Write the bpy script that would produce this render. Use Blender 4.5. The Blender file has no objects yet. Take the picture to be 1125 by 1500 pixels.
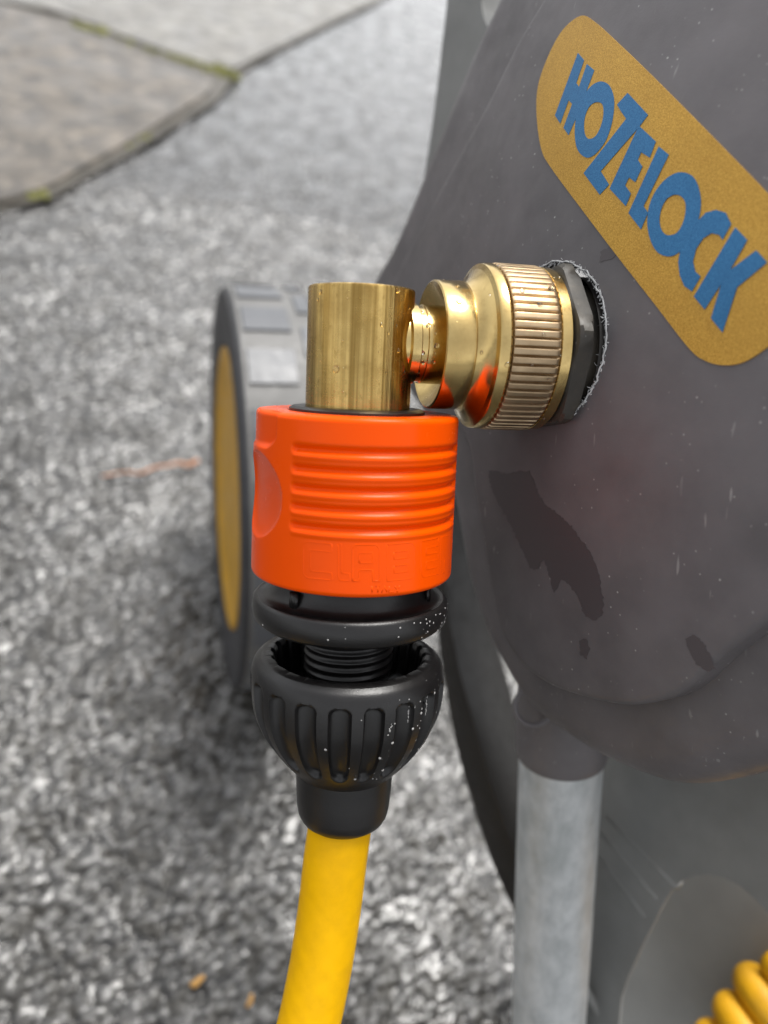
import bpy, bmesh, math, random
import numpy as np
from mathutils import Vector, Matrix, Quaternion
from mathutils.geometry import tessellate_polygon

random.seed(7)
rng = np.random.default_rng(7)
R_ = math.radians
SC = bpy.context.scene
COL = SC.collection

# ------------------------------------------------------------------ camera
# lengths below are in "units" of UNIT metres (0.12 mm): measured sizes of the small fittings
UNIT = 0.12e-3
FOC = 1127.0
# survey frame: the level/tilt of the hand-held camera relative to the ground
UP = Vector((0.176, 0.70, 0.70)).normalized()
XW = (Vector((1, 0, 0)) - UP * UP.x).normalized()
YW = UP.cross(XW)
WHEEL_C = Vector((-684, 96, -3267))
WHEEL_R = 835.0
HGT = -(UP.dot(WHEEL_C) - WHEEL_R + 6) * UNIT
ROT = Matrix((XW, YW, UP))                       # survey -> world

def W(p):                                        # survey units -> world metres
    v = ROT @ Vector(p) * UNIT
    v.z += HGT
    return v
def WD(d):
    return (ROT @ Vector(d)).normalized()

cam = bpy.data.cameras.new('camera')
cam_o = bpy.data.objects.new('camera', cam)
COL.objects.link(cam_o)
cam_o.matrix_world = Matrix.Translation((0, 0, HGT)) @ ROT.to_4x4()
cam.sensor_width = 36
cam.sensor_fit = 'AUTO'
cam.lens = FOC / 1500 * 36
cam.clip_start = 0.01
cam.clip_end = 500
cam.dof.use_dof = True
cam.dof.focus_distance = 0.131
cam.dof.aperture_fstop = 11.5
SC.camera = cam_o

# ------------------------------------------------------------------ light: bright overcast sky
world = bpy.data.worlds.new('World')
SC.world = world
world.use_nodes = True
nt = world.node_tree
nt.nodes.clear()
wo = nt.nodes.new('ShaderNodeOutputWorld')
bg = nt.nodes.new('ShaderNodeBackground')
hs = nt.nodes.new('ShaderNodeHueSaturation')
sky = nt.nodes.new('ShaderNodeTexSky')
sky.sky_type = 'NISHITA'
sky.sun_disc = False
SUN_EL, SUN_AZ = R_(65), R_(27)                # azimuth measured from +Y towards +X
sky.sun_elevation = SUN_EL
sky.sun_rotation = SUN_AZ
sky.air_density = 1.0
sky.dust_density = 3.0
sky.ozone_density = 1.0
hs.inputs['Saturation'].default_value = 0.12
nt.links.new(sky.outputs[0], hs.inputs['Color'])
nt.links.new(hs.outputs[0], bg.inputs[0])
bg.inputs[1].default_value = 0.135
nt.links.new(bg.outputs[0], wo.inputs[0])

sun = bpy.data.lights.new('sun', 'SUN')
sun.energy = 1.5
sun.angle = R_(24)
sun.color = (1.0, 0.97, 0.92)
sun_o = bpy.data.objects.new('sun', sun)
COL.objects.link(sun_o)
sd = Vector((math.sin(SUN_AZ) * math.cos(SUN_EL), math.cos(SUN_AZ) * math.cos(SUN_EL), math.sin(SUN_EL)))
sun_o.rotation_euler = sd.to_track_quat('Z', 'Y').to_euler()
sun_o.location = sd * 5

SC.view_settings.view_transform = 'Standard'
SC.view_settings.look = 'None'
SC.view_settings.exposure = 1.12
SC.view_settings.gamma = 1
SC.view_settings.use_curve_mapping = False
SC.cycles.max_bounces = 8
SC.cycles.caustics_reflective = False
SC.cycles.caustics_refractive = False

# ------------------------------------------------------------------ frames
U = Vector((0.0423, 0.982, 0.185)).normalized()          # up along the connector
M = Vector((0.975, 0, -0.22))
M = (M - U * M.dot(U)).normalized()                      # into the cart, along the inlet
Y = U.cross(M).normalized()                              # away from the front
P0 = Vector((-44, 15, -1127))                            # on the connector axis
S_EL = 229.8
P_EL = P0 + U * S_EL                                     # elbow centre
N = Vector((-0.84, 0, 0.54)).normalized()                # face of the cart's hub housing
T = Vector((0.54, 0, 0.84)).normalized()
V = Vector((0, 1, 0))
O = Vector((249, 241, -1128))
NW = Vector((-0.968, -0.055, 0.255))
NW = (NW - UP * NW.dot(UP)).normalized()                 # wheel axle, outward

def ray(x, y):
    return Vector(((x - 562.5) / FOC, (750 - y) / FOC, -1))
def at(x, y, k):
    return ray(x, y) * k
def s_axis(y):
    t = 750 - y
    return (FOC * t - FOC * P0.y) / (FOC * U.y + U.z * t)
FV = (Vector((0, 0, 1)) - U * U.z).normalized()
def s_front(y, r):
    lo, hi = -900, 600
    for _ in range(50):
        s = (lo + hi) / 2
        p = P0 + U * s + FV * r
        yy = 750 - FOC * p.y / -p.z
        if yy > y: lo = s
        else: hi = s
    return s

def dome_w(t, v):
    q = (t - 60) ** 2 / 2200.0 + (v - 40) ** 2 / 3200.0
    return -q / (1 + q / 260.0)
def flat_w(t, v):
    return 0.0
def tv(x, y, off=0.0, wf=flat_w):
    r = ray(x, y)
    w = 0.0
    for _ in range(40):
        k = (N.dot(O) + off + w) / N.dot(r)
        p = r * k - O
        t, v = p.dot(T), p.dot(V)
        w = 0.6 * w + 0.4 * wf(t, v)
    return t, v
def PT(t, v, w):
    return O + T * t + V * v + N * w

# ------------------------------------------------------------------ object helpers
def root(name, loc_units, rotm=None, label=None, cat=None, group=None):
    o = bpy.data.objects.new(name, None)
    COL.objects.link(o)
    o.empty_display_size = 0.02
    m = Matrix.Translation(W(loc_units))
    if rotm is not None:
        m = m @ (ROT @ rotm).to_4x4()
    o.matrix_world = m
    o['_m'] = [c for r in m for c in r]
    tag(o, label, cat, group)
    return o
def tag(o, label=None, cat=None, group=None, kind=None):
    if label: o['label'] = label
    if cat: o['category'] = cat
    if group: o['group'] = group
    if kind: o['kind'] = kind
    return o
MATS = {}
def rootmat(o):
    while o.parent is not None:
        o = o.parent
    if '_m' in o.keys():
        f = list(o['_m'])
        return Matrix((f[0:4], f[4:8], f[8:12], f[12:16]))
    return o.matrix_world.copy()
def link(name, me, mat, parent=None, smooth=True):
    o = bpy.data.objects.new(name, me)
    COL.objects.link(o)
    if mat is not None and not me.materials:
        me.materials.append(mat)
    if parent is not None:
        o.parent = parent
    return o
def mesh(name, verts, faces, mat, parent=None, smooth=True, world=False, auto=None):
    """verts in survey units (or world metres) -> one mesh object in its root's frame"""
    inv = rootmat(parent).inverted() if parent is not None else None
    ws = [Vector(v) if world else W(v) for v in verts]
    if inv is not None:
        ws = [inv @ v for v in ws]
        org = Vector((0, 0, 0))
    else:
        org = sum(ws, Vector()) / len(ws)
        org.z = min(v.z for v in ws)
        ws = [v - org for v in ws]
    me = bpy.data.meshes.new(name)
    me.from_pydata(ws, [], faces)
    bm = bmesh.new()
    bm.from_mesh(me)
    bmesh.ops.recalc_face_normals(bm, faces=bm.faces)
    bm.to_mesh(me)
    bm.free()
    me.polygons.foreach_set('use_smooth', [smooth] * len(me.polygons))
    if smooth and auto:
        me.set_sharp_from_angle(angle=R_(auto))
    me.update()
    o = link(name, me, mat, parent)
    if parent is None:
        o.location = org
    return o

def lathe_data(org, ax, e1, e2, prof, seg=96, rf=None, close=False, loop=False):
    vs, fs = [], []
    n = len(prof)
    for i, (s, r) in enumerate(prof):
        for k in range(seg):
            a = 2 * math.pi * k / seg
            rr = r if rf is None else rf(s, r, a, i)
            vs.append(org + ax * s + (e1 * math.cos(a) + e2 * math.sin(a)) * rr)
    m = n if loop else n - 1
    for i in range(m):
        for k in range(seg):
            k2 = (k + 1) % seg
            j = (i + 1) % n
            fs.append((i * seg + k, i * seg + k2, j * seg + k2, j * seg + k))
    if close:
        fs.append(tuple(range(seg)))
        fs.append(tuple(range((n - 1) * seg, n * seg)))
    return vs, fs
def lathe(name, org, ax, e1, e2, prof, mat, parent, seg=96, rf=None, close=False, auto=40, loop=False):
    vs, fs = lathe_data(org, ax, e1, e2, prof, seg, rf, close, loop)
    return mesh(name, vs, fs, mat, parent, True, auto=auto)

def catmull(pts, n=8, closed=False):
    out = []
    P = [Vector(p) for p in pts]
    L = len(P)
    rngi = range(L) if closed else range(L - 1)
    for i in rngi:
        if closed:
            a, b, c, d = P[(i - 1) % L], P[i], P[(i + 1) % L], P[(i + 2) % L]
        else:
            a, b, c, d = P[max(i - 1, 0)], P[i], P[i + 1], P[min(i + 2, L - 1)]
        for k in range(n):
            t = k / n
            out.append(0.5 * ((2 * b) + (c - a) * t + (2 * a - 5 * b + 4 * c - d) * t * t + (3 * b - a - 3 * c + d) * t ** 3))
    if not closed:
        out.append(P[-1])
    return out

def tube_data(path, rad, seg=16, cap=True, rf=None):
    P = [Vector(p) for p in path]
    vs, fs = [], []
    t0 = (P[1] - P[0]).normalized()
    nrm = t0.orthogonal().normalized()
    pt = t0
    for i, p in enumerate(P):
        t = (P[min(i + 1, len(P) - 1)] - P[max(i - 1, 0)]).normalized()
        nrm = pt.rotation_difference(t) @ nrm
        pt = t
        bi = t.cross(nrm)
        r = rad(i / (len(P) - 1)) if callable(rad) else rad
        for k in range(seg):
            a = 2 * math.pi * k / seg
            vs.append(p + (nrm * math.cos(a) + bi * math.sin(a)) * (r if rf is None else r * rf(i, a)))
    for i in range(len(P) - 1):
        for k in range(seg):
            k2 = (k + 1) % seg
            fs.append((i * seg + k, i * seg + k2, (i + 1) * seg + k2, (i + 1) * seg + k))
    if cap:
        fs.append(tuple(range(seg)))
        fs.append(tuple(range((len(P) - 1) * seg, len(P) * seg)))
    return vs, fs

class Bag:
    def __init__(s): s.v, s.f = [], []
    def add(s, d):
        o = len(s.v)
        s.v += list(d[0]); s.f += [tuple(i + o for i in f) for f in d[1]]
    def build(s, name, mat, parent=None, **k): return mesh(name, s.v, s.f, mat, parent, **k)

def poly_grid(outline, holes=(), cuts=0, maxedge=None):
    """2-D polygon -> verts, tris (subdivided)"""
    loops = [[Vector((p[0], p[1], 0)) for p in outline]] + [[Vector((p[0], p[1], 0)) for p in h] for h in holes]
    tris = tessellate_polygon(loops)
    flat = [p for l in loops for p in l]
    bm = bmesh.new()
    bv = [bm.verts.new(p) for p in flat]
    for t in tris:
        if len(set(t)) == 3:
            try: bm.faces.new([bv[i] for i in t])
            except ValueError: pass
    if maxedge:
        for _ in range(6):
            long = [e for e in bm.edges if e.calc_length() > maxedge]
            if not long: break
            bmesh.ops.subdivide_edges(bm, edges=long, cuts=1, use_grid_fill=False)
            bmesh.ops.triangulate(bm, faces=[f for f in bm.faces if len(f.verts) > 3])
    bm.verts.index_update()
    vs = [v.co.copy() for v in bm.verts]
    fs = [tuple(v.index for v in f.verts) for f in bm.faces]
    be = [(e.verts[0].index, e.verts[1].index) for e in bm.edges if len(e.link_faces) == 1]
    bm.free()
    return vs, fs, be
def slab_from_grid(vs, fs, be, top, bot):
    n = len(vs)
    v3 = [top(p) for p in vs] + [bot(p) for p in vs]
    f3 = list(fs) + [tuple(i + n for i in reversed(f)) for f in fs]
    f3 += [(a, b, b + n, a + n) for a, b in be]
    return v3, f3

# ------------------------------------------------------------------ materials
def mat(name):
    m = bpy.data.materials.new(name)
    m.use_nodes = True
    t = m.node_tree
    b = t.nodes['Principled BSDF']
    return m, t, b
def nd(t, typ, **kw):
    n = t.nodes.new(typ)
    for k, v in kw.items():
        if k.startswith('i_'):
            n.inputs[k[2:]].default_value = v
        else:
            setattr(n, k, v)
    return n
def coords(t, scale=(1, 1, 1)):
    tc = nd(t, 'ShaderNodeTexCoord')
    mp = nd(t, 'ShaderNodeMapping')
    mp.inputs['Scale'].default_value = scale
    t.links.new(tc.outputs['Object'], mp.inputs[0])
    return mp.outputs[0]
def noise(t, vec, scale, detail=4, rough=0.55):
    n = nd(t, 'ShaderNodeTexNoise')
    n.inputs['Scale'].default_value = scale
    n.inputs['Detail'].default_value = detail
    n.inputs['Roughness'].default_value = rough
    t.links.new(vec, n.inputs['Vector'])
    return n.outputs['Fac']
def ramp(t, fac, stops):
    r = nd(t, 'ShaderNodeValToRGB')
    el = r.color_ramp.elements
    while len(el) < len(stops): el.new(0.5)
    for e, (p, c) in zip(el, stops):
        e.position = p
        e.color = (c, c, c, 1) if not hasattr(c, '__len__') else (*c, 1)
    t.links.new(fac, r.inputs[0])
    return r.outputs[0]
def mixc(t, fac, a, b, mode='MIX'):
    m = nd(t, 'ShaderNodeMix', data_type='RGBA', blend_type=mode)
    for s, v in ((0, fac), (6, a), (7, b)):
        if hasattr(v, 'links'): t.links.new(v, m.inputs[s])
        elif hasattr(v, '__len__'): m.inputs[s].default_value = (*v, 1)
        else: m.inputs[s].default_value = v
    return m.outputs[2]
def bump(t, h, strength, dist, prev=None):
    b = nd(t, 'ShaderNodeBump')
    b.inputs['Strength'].default_value = strength
    b.inputs['Distance'].default_value = dist
    t.links.new(h, b.inputs['Height'])
    if prev is not None: t.links.new(prev, b.inputs['Normal'])
    return b.outputs[0]
def sep(t, vec):
    s = nd(t, 'ShaderNodeSeparateXYZ')
    t.links.new(vec, s.inputs[0])
    return s.outputs

def plastic(name, col, rough=0.45, var=0.25, specks=0.0, dust=None, dustamt=0.0, grain=0.00004, gscale=2500, spec=0.5):
    m, t, b = mat(name)
    v = coords(t)
    n1 = noise(t, v, 60, 5)
    lo = tuple(c * (1 - var) for c in col); hi = tuple(c * (1 + var) for c in col)
    c = mixc(t, ramp(t, n1, [(0.3, 0), (0.7, 1)]), lo, hi)
    if dust:
        n2 = noise(t, v, 140, 8, 0.7)
        c = mixc(t, ramp(t, n2, [(0.45, 0), (0.75, dustamt)]), c, dust)
    if specks:
        vo = nd(t, 'ShaderNodeTexVoronoi')
        vo.inputs['Scale'].default_value = 520
        vo.inputs['Randomness'].default_value = 1
        t.links.new(v, vo.inputs['Vector'])
        sp = ramp(t, vo.outputs['Distance'], [(0.05, 1), (0.12, 0)])
        clump = ramp(t, noise(t, v, 90, 3), [(0.46, 0), (0.62, 1)])
        mm = nd(t, 'ShaderNodeMath', operation='MULTIPLY')
        t.links.new(sp, mm.inputs[0]); t.links.new(clump, mm.inputs[1])
        # fine scratches running several ways
        prev = None
        for q, (rot, sz) in enumerate((((0.3, 0.1, 0.5), 700), ((1.1, 0.6, -0.4), 900), ((-0.5, 0.9, 1.2), 800))):
            tc = nd(t, 'ShaderNodeTexCoord'); mp = nd(t, 'ShaderNodeMapping')
            mp.inputs['Rotation'].default_value = rot
            mp.inputs['Scale'].default_value = (1, 1, 0.16)
            t.links.new(tc.outputs['Object'], mp.inputs[0])
            sc = ramp(t, noise(t, mp.outputs[0], sz, 1, 0.5), [(0.75, 0), (0.79, 1)])
            if prev is not None:
                a_ = nd(t, 'ShaderNodeMath', operation='MAXIMUM')
                t.links.new(prev, a_.inputs[0]); t.links.new(sc, a_.inputs[1]); sc = a_.outputs[0]
            prev = sc
        mm3 = nd(t, 'ShaderNodeMath', operation='MULTIPLY')
        t.links.new(prev, mm3.inputs[0])
        t.links.new(ramp(t, noise(t, v, 55, 3), [(0.46, 0), (0.66, 0.55)]), mm3.inputs[1])
        mx = nd(t, 'ShaderNodeMath', operation='MAXIMUM')
        t.links.new(mm.outputs[0], mx.inputs[0]); t.links.new(mm3.outputs[0], mx.inputs[1])
        mm2 = nd(t, 'ShaderNodeMath', operation='MULTIPLY')
        t.links.new(mx.outputs[0], mm2.inputs[0]); mm2.inputs[1].default_value = specks
        c = mixc(t, mm2.outputs[0], c, (0.5, 0.49, 0.47))
    t.links.new(c, b.inputs['Base Color'])
    rr = ramp(t, noise(t, v, 200, 6, 0.65), [(0.3, rough * 0.8), (0.7, min(1, rough * 1.2))])
    t.links.new(rr, b.inputs['Roughness'])
    b.inputs['Specular IOR Level'].default_value = spec
    t.links.new(bump(t, noise(t, v, gscale, 3), 0.5, grain), b.inputs['Normal'])
    return m

GREY = (0.128, 0.118, 0.122)
m_house = plastic('grey_housing_plastic', GREY, 0.47, 0.2, specks=0.8, dust=(0.16, 0.148, 0.145), dustamt=0.3)
m_panel = plastic('grey_panel_plastic', (0.205, 0.206, 0.198), 0.5, 0.12, specks=0.2, dust=(0.15, 0.15, 0.14), dustamt=0.2)
m_dark = plastic('dark_frame_plastic', (0.016, 0.014, 0.012), 0.5, 0.15)
m_inner = plastic('light_drum_plastic', (0.36, 0.36, 0.345), 0.5, 0.08)
m_black = plastic('black_connector_plastic', (0.0075, 0.0068, 0.0068), 0.34, 0.2, dust=(0.03, 0.028, 0.027), dustamt=0.15, gscale=3500, grain=0.00006)
m_nutblk = plastic('blackened_nut', (0.04, 0.036, 0.03), 0.5, 0.4, specks=0.5, dust=(0.14, 0.11, 0.07), dustamt=0.4)
m_orange = plastic('orange_plastic', (0.88, 0.080, 0.0), 0.24, 0.04, gscale=1500, grain=0.00002, spec=0.5)
m_orange.node_tree.nodes['Principled BSDF'].inputs['IOR'].default_value = 1.22
m_yhose = plastic('yellow_hose_pvc', (0.86, 0.46, 0.0), 0.5, 0.06, dust=(0.55, 0.27, 0.005), dustamt=0.35, gscale=400, grain=0.0001, spec=0.15)
m_ycoil = plastic('yellow_coil_pvc', (0.62, 0.315, 0.002), 0.55, 0.3, gscale=400, grain=0.0001)
m_yhub = plastic('yellow_wheel_plastic', (0.52, 0.27, 0.006), 0.5, 0.15, dust=(0.4, 0.33, 0.2), dustamt=0.4)
m_tyre = plastic('tyre_plastic', (0.028, 0.028, 0.031), 0.55, 0.2, dust=(0.07, 0.07, 0.07), dustamt=0.3)
m_tread = plastic('worn_tread_plastic', (0.135, 0.133, 0.128), 0.55, 0.15)
m_block = plastic('tread_block_plastic', (0.10, 0.104, 0.112), 0.4, 0.12)
m_fray = plastic('frayed_plastic', (0.55, 0.55, 0.55), 0.6, 0.4)
m_lime = plastic('lime_specks', (0.40, 0.39, 0.38), 0.5, 0.2)
m_moss = plastic('moss', (0.15, 0.15, 0.035), 0.8, 0.5)
m_twig = plastic('dead_stalk', (0.42, 0.20, 0.11), 0.6, 0.3)
m_leaf = plastic('leaf_bit', (0.50, 0.27, 0.07), 0.6, 0.3)

def make_smear():
    m, t, b = mat('wet_smear')
    b.inputs['Base Color'].default_value = (0.080, 0.069, 0.072, 1)
    b.inputs['Roughness'].default_value = 0.38
    return m
m_smear = make_smear()

def make_brass(name, col, rough, streak_axis, dirt, streak=0.6):
    m, t, b = mat(name)
    sc = {'z': (900, 900, 8), 'x': (8, 900, 900), 'none': (300, 300, 300)}[streak_axis]
    v = coords(t)
    vs = coords(t, sc)
    n1 = noise(t, v, 110, 6, 0.65)
    c = mixc(t, ramp(t, n1, [(0.4, 0), (0.75, dirt)]), col, (col[0] * 0.5, col[1] * 0.42, col[2] * 0.32))
    n2 = noise(t, v, 420, 5, 0.7)
    c = mixc(t, ramp(t, n2, [(0.55, 0), (0.75, dirt * 0.8)]), c, (col[0] * 0.55, col[1] * 0.5, col[2] * 0.45))
    if streak_axis == 'z':       # dark streaks painted along the turned body in place of reflected surroundings
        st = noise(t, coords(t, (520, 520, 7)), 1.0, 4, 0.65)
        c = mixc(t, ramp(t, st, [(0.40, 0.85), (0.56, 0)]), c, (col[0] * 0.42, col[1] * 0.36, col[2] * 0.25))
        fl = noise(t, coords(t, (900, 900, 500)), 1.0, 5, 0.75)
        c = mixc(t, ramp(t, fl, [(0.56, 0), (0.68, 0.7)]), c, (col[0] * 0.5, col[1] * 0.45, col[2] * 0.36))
    t.links.new(c, b.inputs['Base Color'])
    b.inputs['Metallic'].default_value = 1
    rr = ramp(t, noise(t, v, 260, 6, 0.7), [(0.3, rough * 0.7), (0.75, min(1, rough * 1.7))])
    t.links.new(rr, b.inputs['Roughness'])
    h1 = bump(t, noise(t, vs, 1.0, 3), streak, 0.00014 if streak_axis == 'z' else 0.00003)
    if streak_axis == 'z':
        h1 = bump(t, noise(t, coords(t, (60, 60, 5200)), 1.0, 2), 0.5, 0.00003, h1)
    h2 = bump(t, noise(t, v, 1400, 3), 0.35, 0.00003, h1)
    t.links.new(h2, b.inputs['Normal'])
    return m
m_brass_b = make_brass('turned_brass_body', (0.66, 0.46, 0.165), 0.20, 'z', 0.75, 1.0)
m_brass_s = make_brass('turned_brass_swivel', (0.62, 0.455, 0.19), 0.17, 'none', 0.55)
m_brass_k = make_brass('knurled_brass', (0.47, 0.355, 0.225), 0.38, 'none', 0.5)

def make_zinc():
    m, t, b = mat('galvanised_steel')
    v = coords(t, (1, 1, 0.55))
    n1 = noise(t, v, 240, 7, 0.68)
    n2 = noise(t, v, 70, 4, 0.6)
    c = mixc(t, ramp(t, n1, [(0.34, 0), (0.5, 0.55), (0.66, 1)]), (0.42, 0.445, 0.45), (0.62, 0.64, 0.645))
    c = mixc(t, ramp(t, n2, [(0.52, 0), (0.66, 0.6)]), c, (0.36, 0.39, 0.39))
    t.links.new(c, b.inputs['Base Color'])
    b.inputs['Metallic'].default_value = 0.2
    t.links.new(ramp(t, n1, [(0.3, 0.36), (0.7, 0.55)]), b.inputs['Roughness'])
    t.links.new(bump(t, n1, 0.3, 0.0001), b.inputs['Normal'])
    return m
m_zinc = make_zinc()

def make_label(name, c1, c2, scale=5200):
    m, t, b = mat(name)
    v = coords(t)
    n = noise(t, v, scale, 2, 0.6)
    c = mixc(t, ramp(t, n, [(0.36, 0), (0.66, 1)]), c1, c2)
    big = noise(t, v, 120, 4)
    c = mixc(t, ramp(t, big, [(0.4, 0), (0.8, 0.25)]), c, tuple(x * 0.6 for x in c1))
    t.links.new(c, b.inputs['Base Color'])
    b.inputs['Metallic'].default_value = 0.25
    b.inputs['Roughness'].default_value = 0.42
    t.links.new(bump(t, n, 0.5, 0.00005), b.inputs['Normal'])
    return m
m_gold = make_label('gold_foil', (0.40, 0.205, 0.016), (0.66, 0.385, 0.06))
m_blue = make_label('blue_print', (0.012, 0.115, 0.28), (0.04, 0.20, 0.41))
m_goldedge = plastic('label_edge', (0.30, 0.16, 0.02), 0.45, 0.1)

def make_asphalt():
    m, t, b = mat('wet_asphalt')
    v = coords(t)
    vo = nd(t, 'ShaderNodeTexVoronoi'); vo.inputs['Scale'].default_value = 300
    t.links.new(v, vo.inputs['Vector'])
    hsn = nd(t, 'ShaderNodeHueSaturation'); hsn.inputs['Saturation'].default_value = 0.0
    t.links.new(vo.outputs['Color'], hsn.inputs['Color'])
    c = mixc(t, hsn.outputs[0], (0.016, 0.0155, 0.0145), (0.175, 0.171, 0.166))
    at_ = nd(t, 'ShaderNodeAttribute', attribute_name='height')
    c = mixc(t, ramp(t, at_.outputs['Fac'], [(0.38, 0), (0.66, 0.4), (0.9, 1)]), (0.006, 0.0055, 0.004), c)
    c = mixc(t, ramp(t, noise(t, v, 150, 5, .65), [(0.40, 0.85), (0.54, 0)]), c, (0.025, 0.022, 0.016))
    c = mixc(t, ramp(t, noise(t, v, 9, 5), [(0.42, 0), (0.68, 0.6)]), c, (0.022, 0.021, 0.019))
    t.links.new(c, b.inputs['Base Color'])
    rr = ramp(t, noise(t, v, 26, 5, 0.6), [(0.3, 0.13), (0.7, 0.24)])
    t.links.new(rr, b.inputs['Roughness'])
    b.inputs['Specular IOR Level'].default_value = 0.4
    t.links.new(ramp(t, noise(t, v, 38, 5, 0.7), [(0.40, 0.1), (0.58, 1.0)]), b.inputs['Coat Weight'])
    b.inputs['Coat Roughness'].default_value = 0.1
    b.inputs['Coat IOR'].default_value = 1.45
    h = bump(t, noise(t, v, 380, 4, 0.6), 0.6, 0.0012)
    t.links.new(h, b.inputs['Normal'])
    return m
m_asph = make_asphalt()

def make_slab(name, c0, c1, c2, c3):
    m, t, b = mat(name)
    v = coords(t)
    vo = nd(t, 'ShaderNodeTexVoronoi'); vo.inputs['Scale'].default_value = 95
    t.links.new(v, vo.inputs['Vector'])
    hsn = nd(t, 'ShaderNodeHueSaturation'); hsn.inputs['Saturation'].default_value = 0.12
    t.links.new(vo.outputs['Color'], hsn.inputs['Color'])
    c = mixc(t, hsn.outputs[0], c0, c1)
    c = mixc(t, ramp(t, noise(t, v, 12, 5), [(0.4, 0), (0.7, 0.5)]), c, c2)
    c = mixc(t, ramp(t, noise(t, v, 30, 5, 0.75), [(0.40, 0.85), (0.60, 0)]), c, c3)
    t.links.new(c, b.inputs['Base Color'])
    t.links.new(ramp(t, noise(t, v, 20, 5), [(0.35, 0.3), (0.65, 0.6)]), b.inputs['Roughness'])
    b.inputs['Coat Weight'].default_value = 0.22
    b.inputs['Coat IOR'].default_value = 1.33
    b.inputs['Coat Roughness'].default_value = 0.12
    t.links.new(bump(t, noise(t, v, 150, 5, 0.65), 0.35, 0.0015), b.inputs['Normal'])
    return m
m_slab = make_slab('weathered_aggregate_slab', (0.015, 0.012, 0.008), (0.17, 0.14, 0.105), (0.085, 0.07, 0.052), (0.014, 0.011, 0.007))
m_slab2 = make_slab('pale_concrete_slab', (0.07, 0.066, 0.057), (0.24, 0.228, 0.20), (0.14, 0.132, 0.115), (0.07, 0.063, 0.054))
m_bed = plastic('joint_dirt', (0.07, 0.063, 0.052), 0.6, 0.4)

def make_water():
    m, t, b = mat('water_drop')
    b.inputs['Base Color'].default_value = (1, 1, 1, 1)
    b.inputs['Transmission Weight'].default_value = 1
    b.inputs['IOR'].default_value = 1.33
    b.inputs['Roughness'].default_value = 0.02
    return m
m_water = make_water()

# ================================================================== GROUND
def ground_pt(x, y):                               # where a sight line meets the ground, world metres
    d = ROT @ ray(x, y)
    k = HGT / -d.z
    return Vector((d.x * k, d.y * k, 0))

def axis_lines(lo, hi, f0, f1, step, grow=1.09):
    a = list(np.arange(f0, f1, step))
    s, p = step, f1
    while p < hi:
        a.append(p); s *= grow; p += s
    a.append(hi)
    s, p = step, f0
    pre = []
    while True:
        s *= grow; p -= s
        if p < lo: break
        pre.append(p)
    pre.append(lo)
    return np.array(pre[::-1] + a)
gx = axis_lines(-150, 150, -0.42, 0.16, 0.0010, 1.06)
gy = axis_lines(-150, 150, 0.02, 0.82, 0.0010, 1.06)
GX, GY = np.meshgrid(gx, gy)
def stones(GX, GY, cell, seed, amp):
    n = 512
    r = np.random.default_rng(seed)
    jx, jy, ja, jr = r.random((n, n)), r.random((n, n)), r.random((n, n)), r.random((n, n))
    cx, cy = np.floor(GX / cell).astype(np.int64), np.floor(GY / cell).astype(np.int64)
    best = np.zeros_like(GX)
    for dx in (-1, 0, 1):
        for dy in (-1, 0, 1):
            ix, iy = cx + dx, cy + dy
            a, b = ix % n, iy % n
            px, py = (ix + 0.1 + 0.8 * jx[a, b]) * cell, (iy + 0.1 + 0.8 * jy[a, b]) * cell
            d2 = ((GX - px) ** 2 + (GY - py) ** 2) / (cell * (0.45 + 0.45 * jr[a, b])) ** 2
            best = np.maximum(best, np.sqrt(np.clip(1 - d2, 0, 1)) * (0.25 + 0.75 * ja[a, b]))
    return best * amp
def vnoise(GX, GY, cell, seed):
    n = 256
    g = np.random.default_rng(seed).random((n, n))
    fx, fy = GX / cell, GY / cell
    ix, iy = np.floor(fx).astype(np.int64), np.floor(fy).astype(np.int64)
    u, v = fx - ix, fy - iy
    u = u * u * (3 - 2 * u); v = v * v * (3 - 2 * v)
    q = lambda a, b: g[a % n, b % n]
    return (q(ix, iy) * (1 - u) + q(ix + 1, iy) * u) * (1 - v) + (q(ix, iy + 1) * (1 - u) + q(ix + 1, iy + 1) * u) * v
SX, SY = (GX * .78 + GY * .62) * 0.72, (-GX * .62 + GY * .78) * 1.2
Z = stones(SX, SY, 0.0046, 1, 0.0019) + stones(SX, SY, 0.0027, 2, 0.0009)
HN = np.clip(Z / np.quantile(Z, .97), 0, 1)
Z += (vnoise(SX, SY, 0.018, 3) - 0.5) * 0.0022 + (vnoise(GX, GY, 0.07, 4) - 0.5) * 0.003
fade = np.clip((1.6 - GY) / 0.8, 0, 1) * np.clip((GX + 1.2) / 0.7, 0, 1) * np.clip((0.7 - GX) / 0.4, 0, 1)
Z = (Z - 0.003) * fade - 0.0005
ny_, nx_ = GX.shape
me = bpy.data.meshes.new('asphalt_ground')
idx = np.arange(nx_ * ny_).reshape(ny_, nx_)
quads = np.stack([idx[:-1, :-1], idx[:-1, 1:], idx[1:, 1:], idx[1:, :-1]], -1).reshape(-1, 4)
me.vertices.add(nx_ * ny_)
me.vertices.foreach_set('co', np.stack([GX, GY, Z], -1).astype(np.float32).ravel())
me.loops.add(quads.size)
me.loops.foreach_set('vertex_index', quads.ravel().astype(np.int32))
me.polygons.add(len(quads))
me.polygons.foreach_set('loop_start', np.arange(0, quads.size, 4, dtype=np.int32))
me.polygons.foreach_set('use_smooth', np.ones(len(quads), dtype=bool))
me.update(calc_edges=True)
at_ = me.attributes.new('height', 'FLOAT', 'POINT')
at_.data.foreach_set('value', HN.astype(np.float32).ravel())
tag(link('asphalt_ground', me, m_asph), kind='structure')

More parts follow.
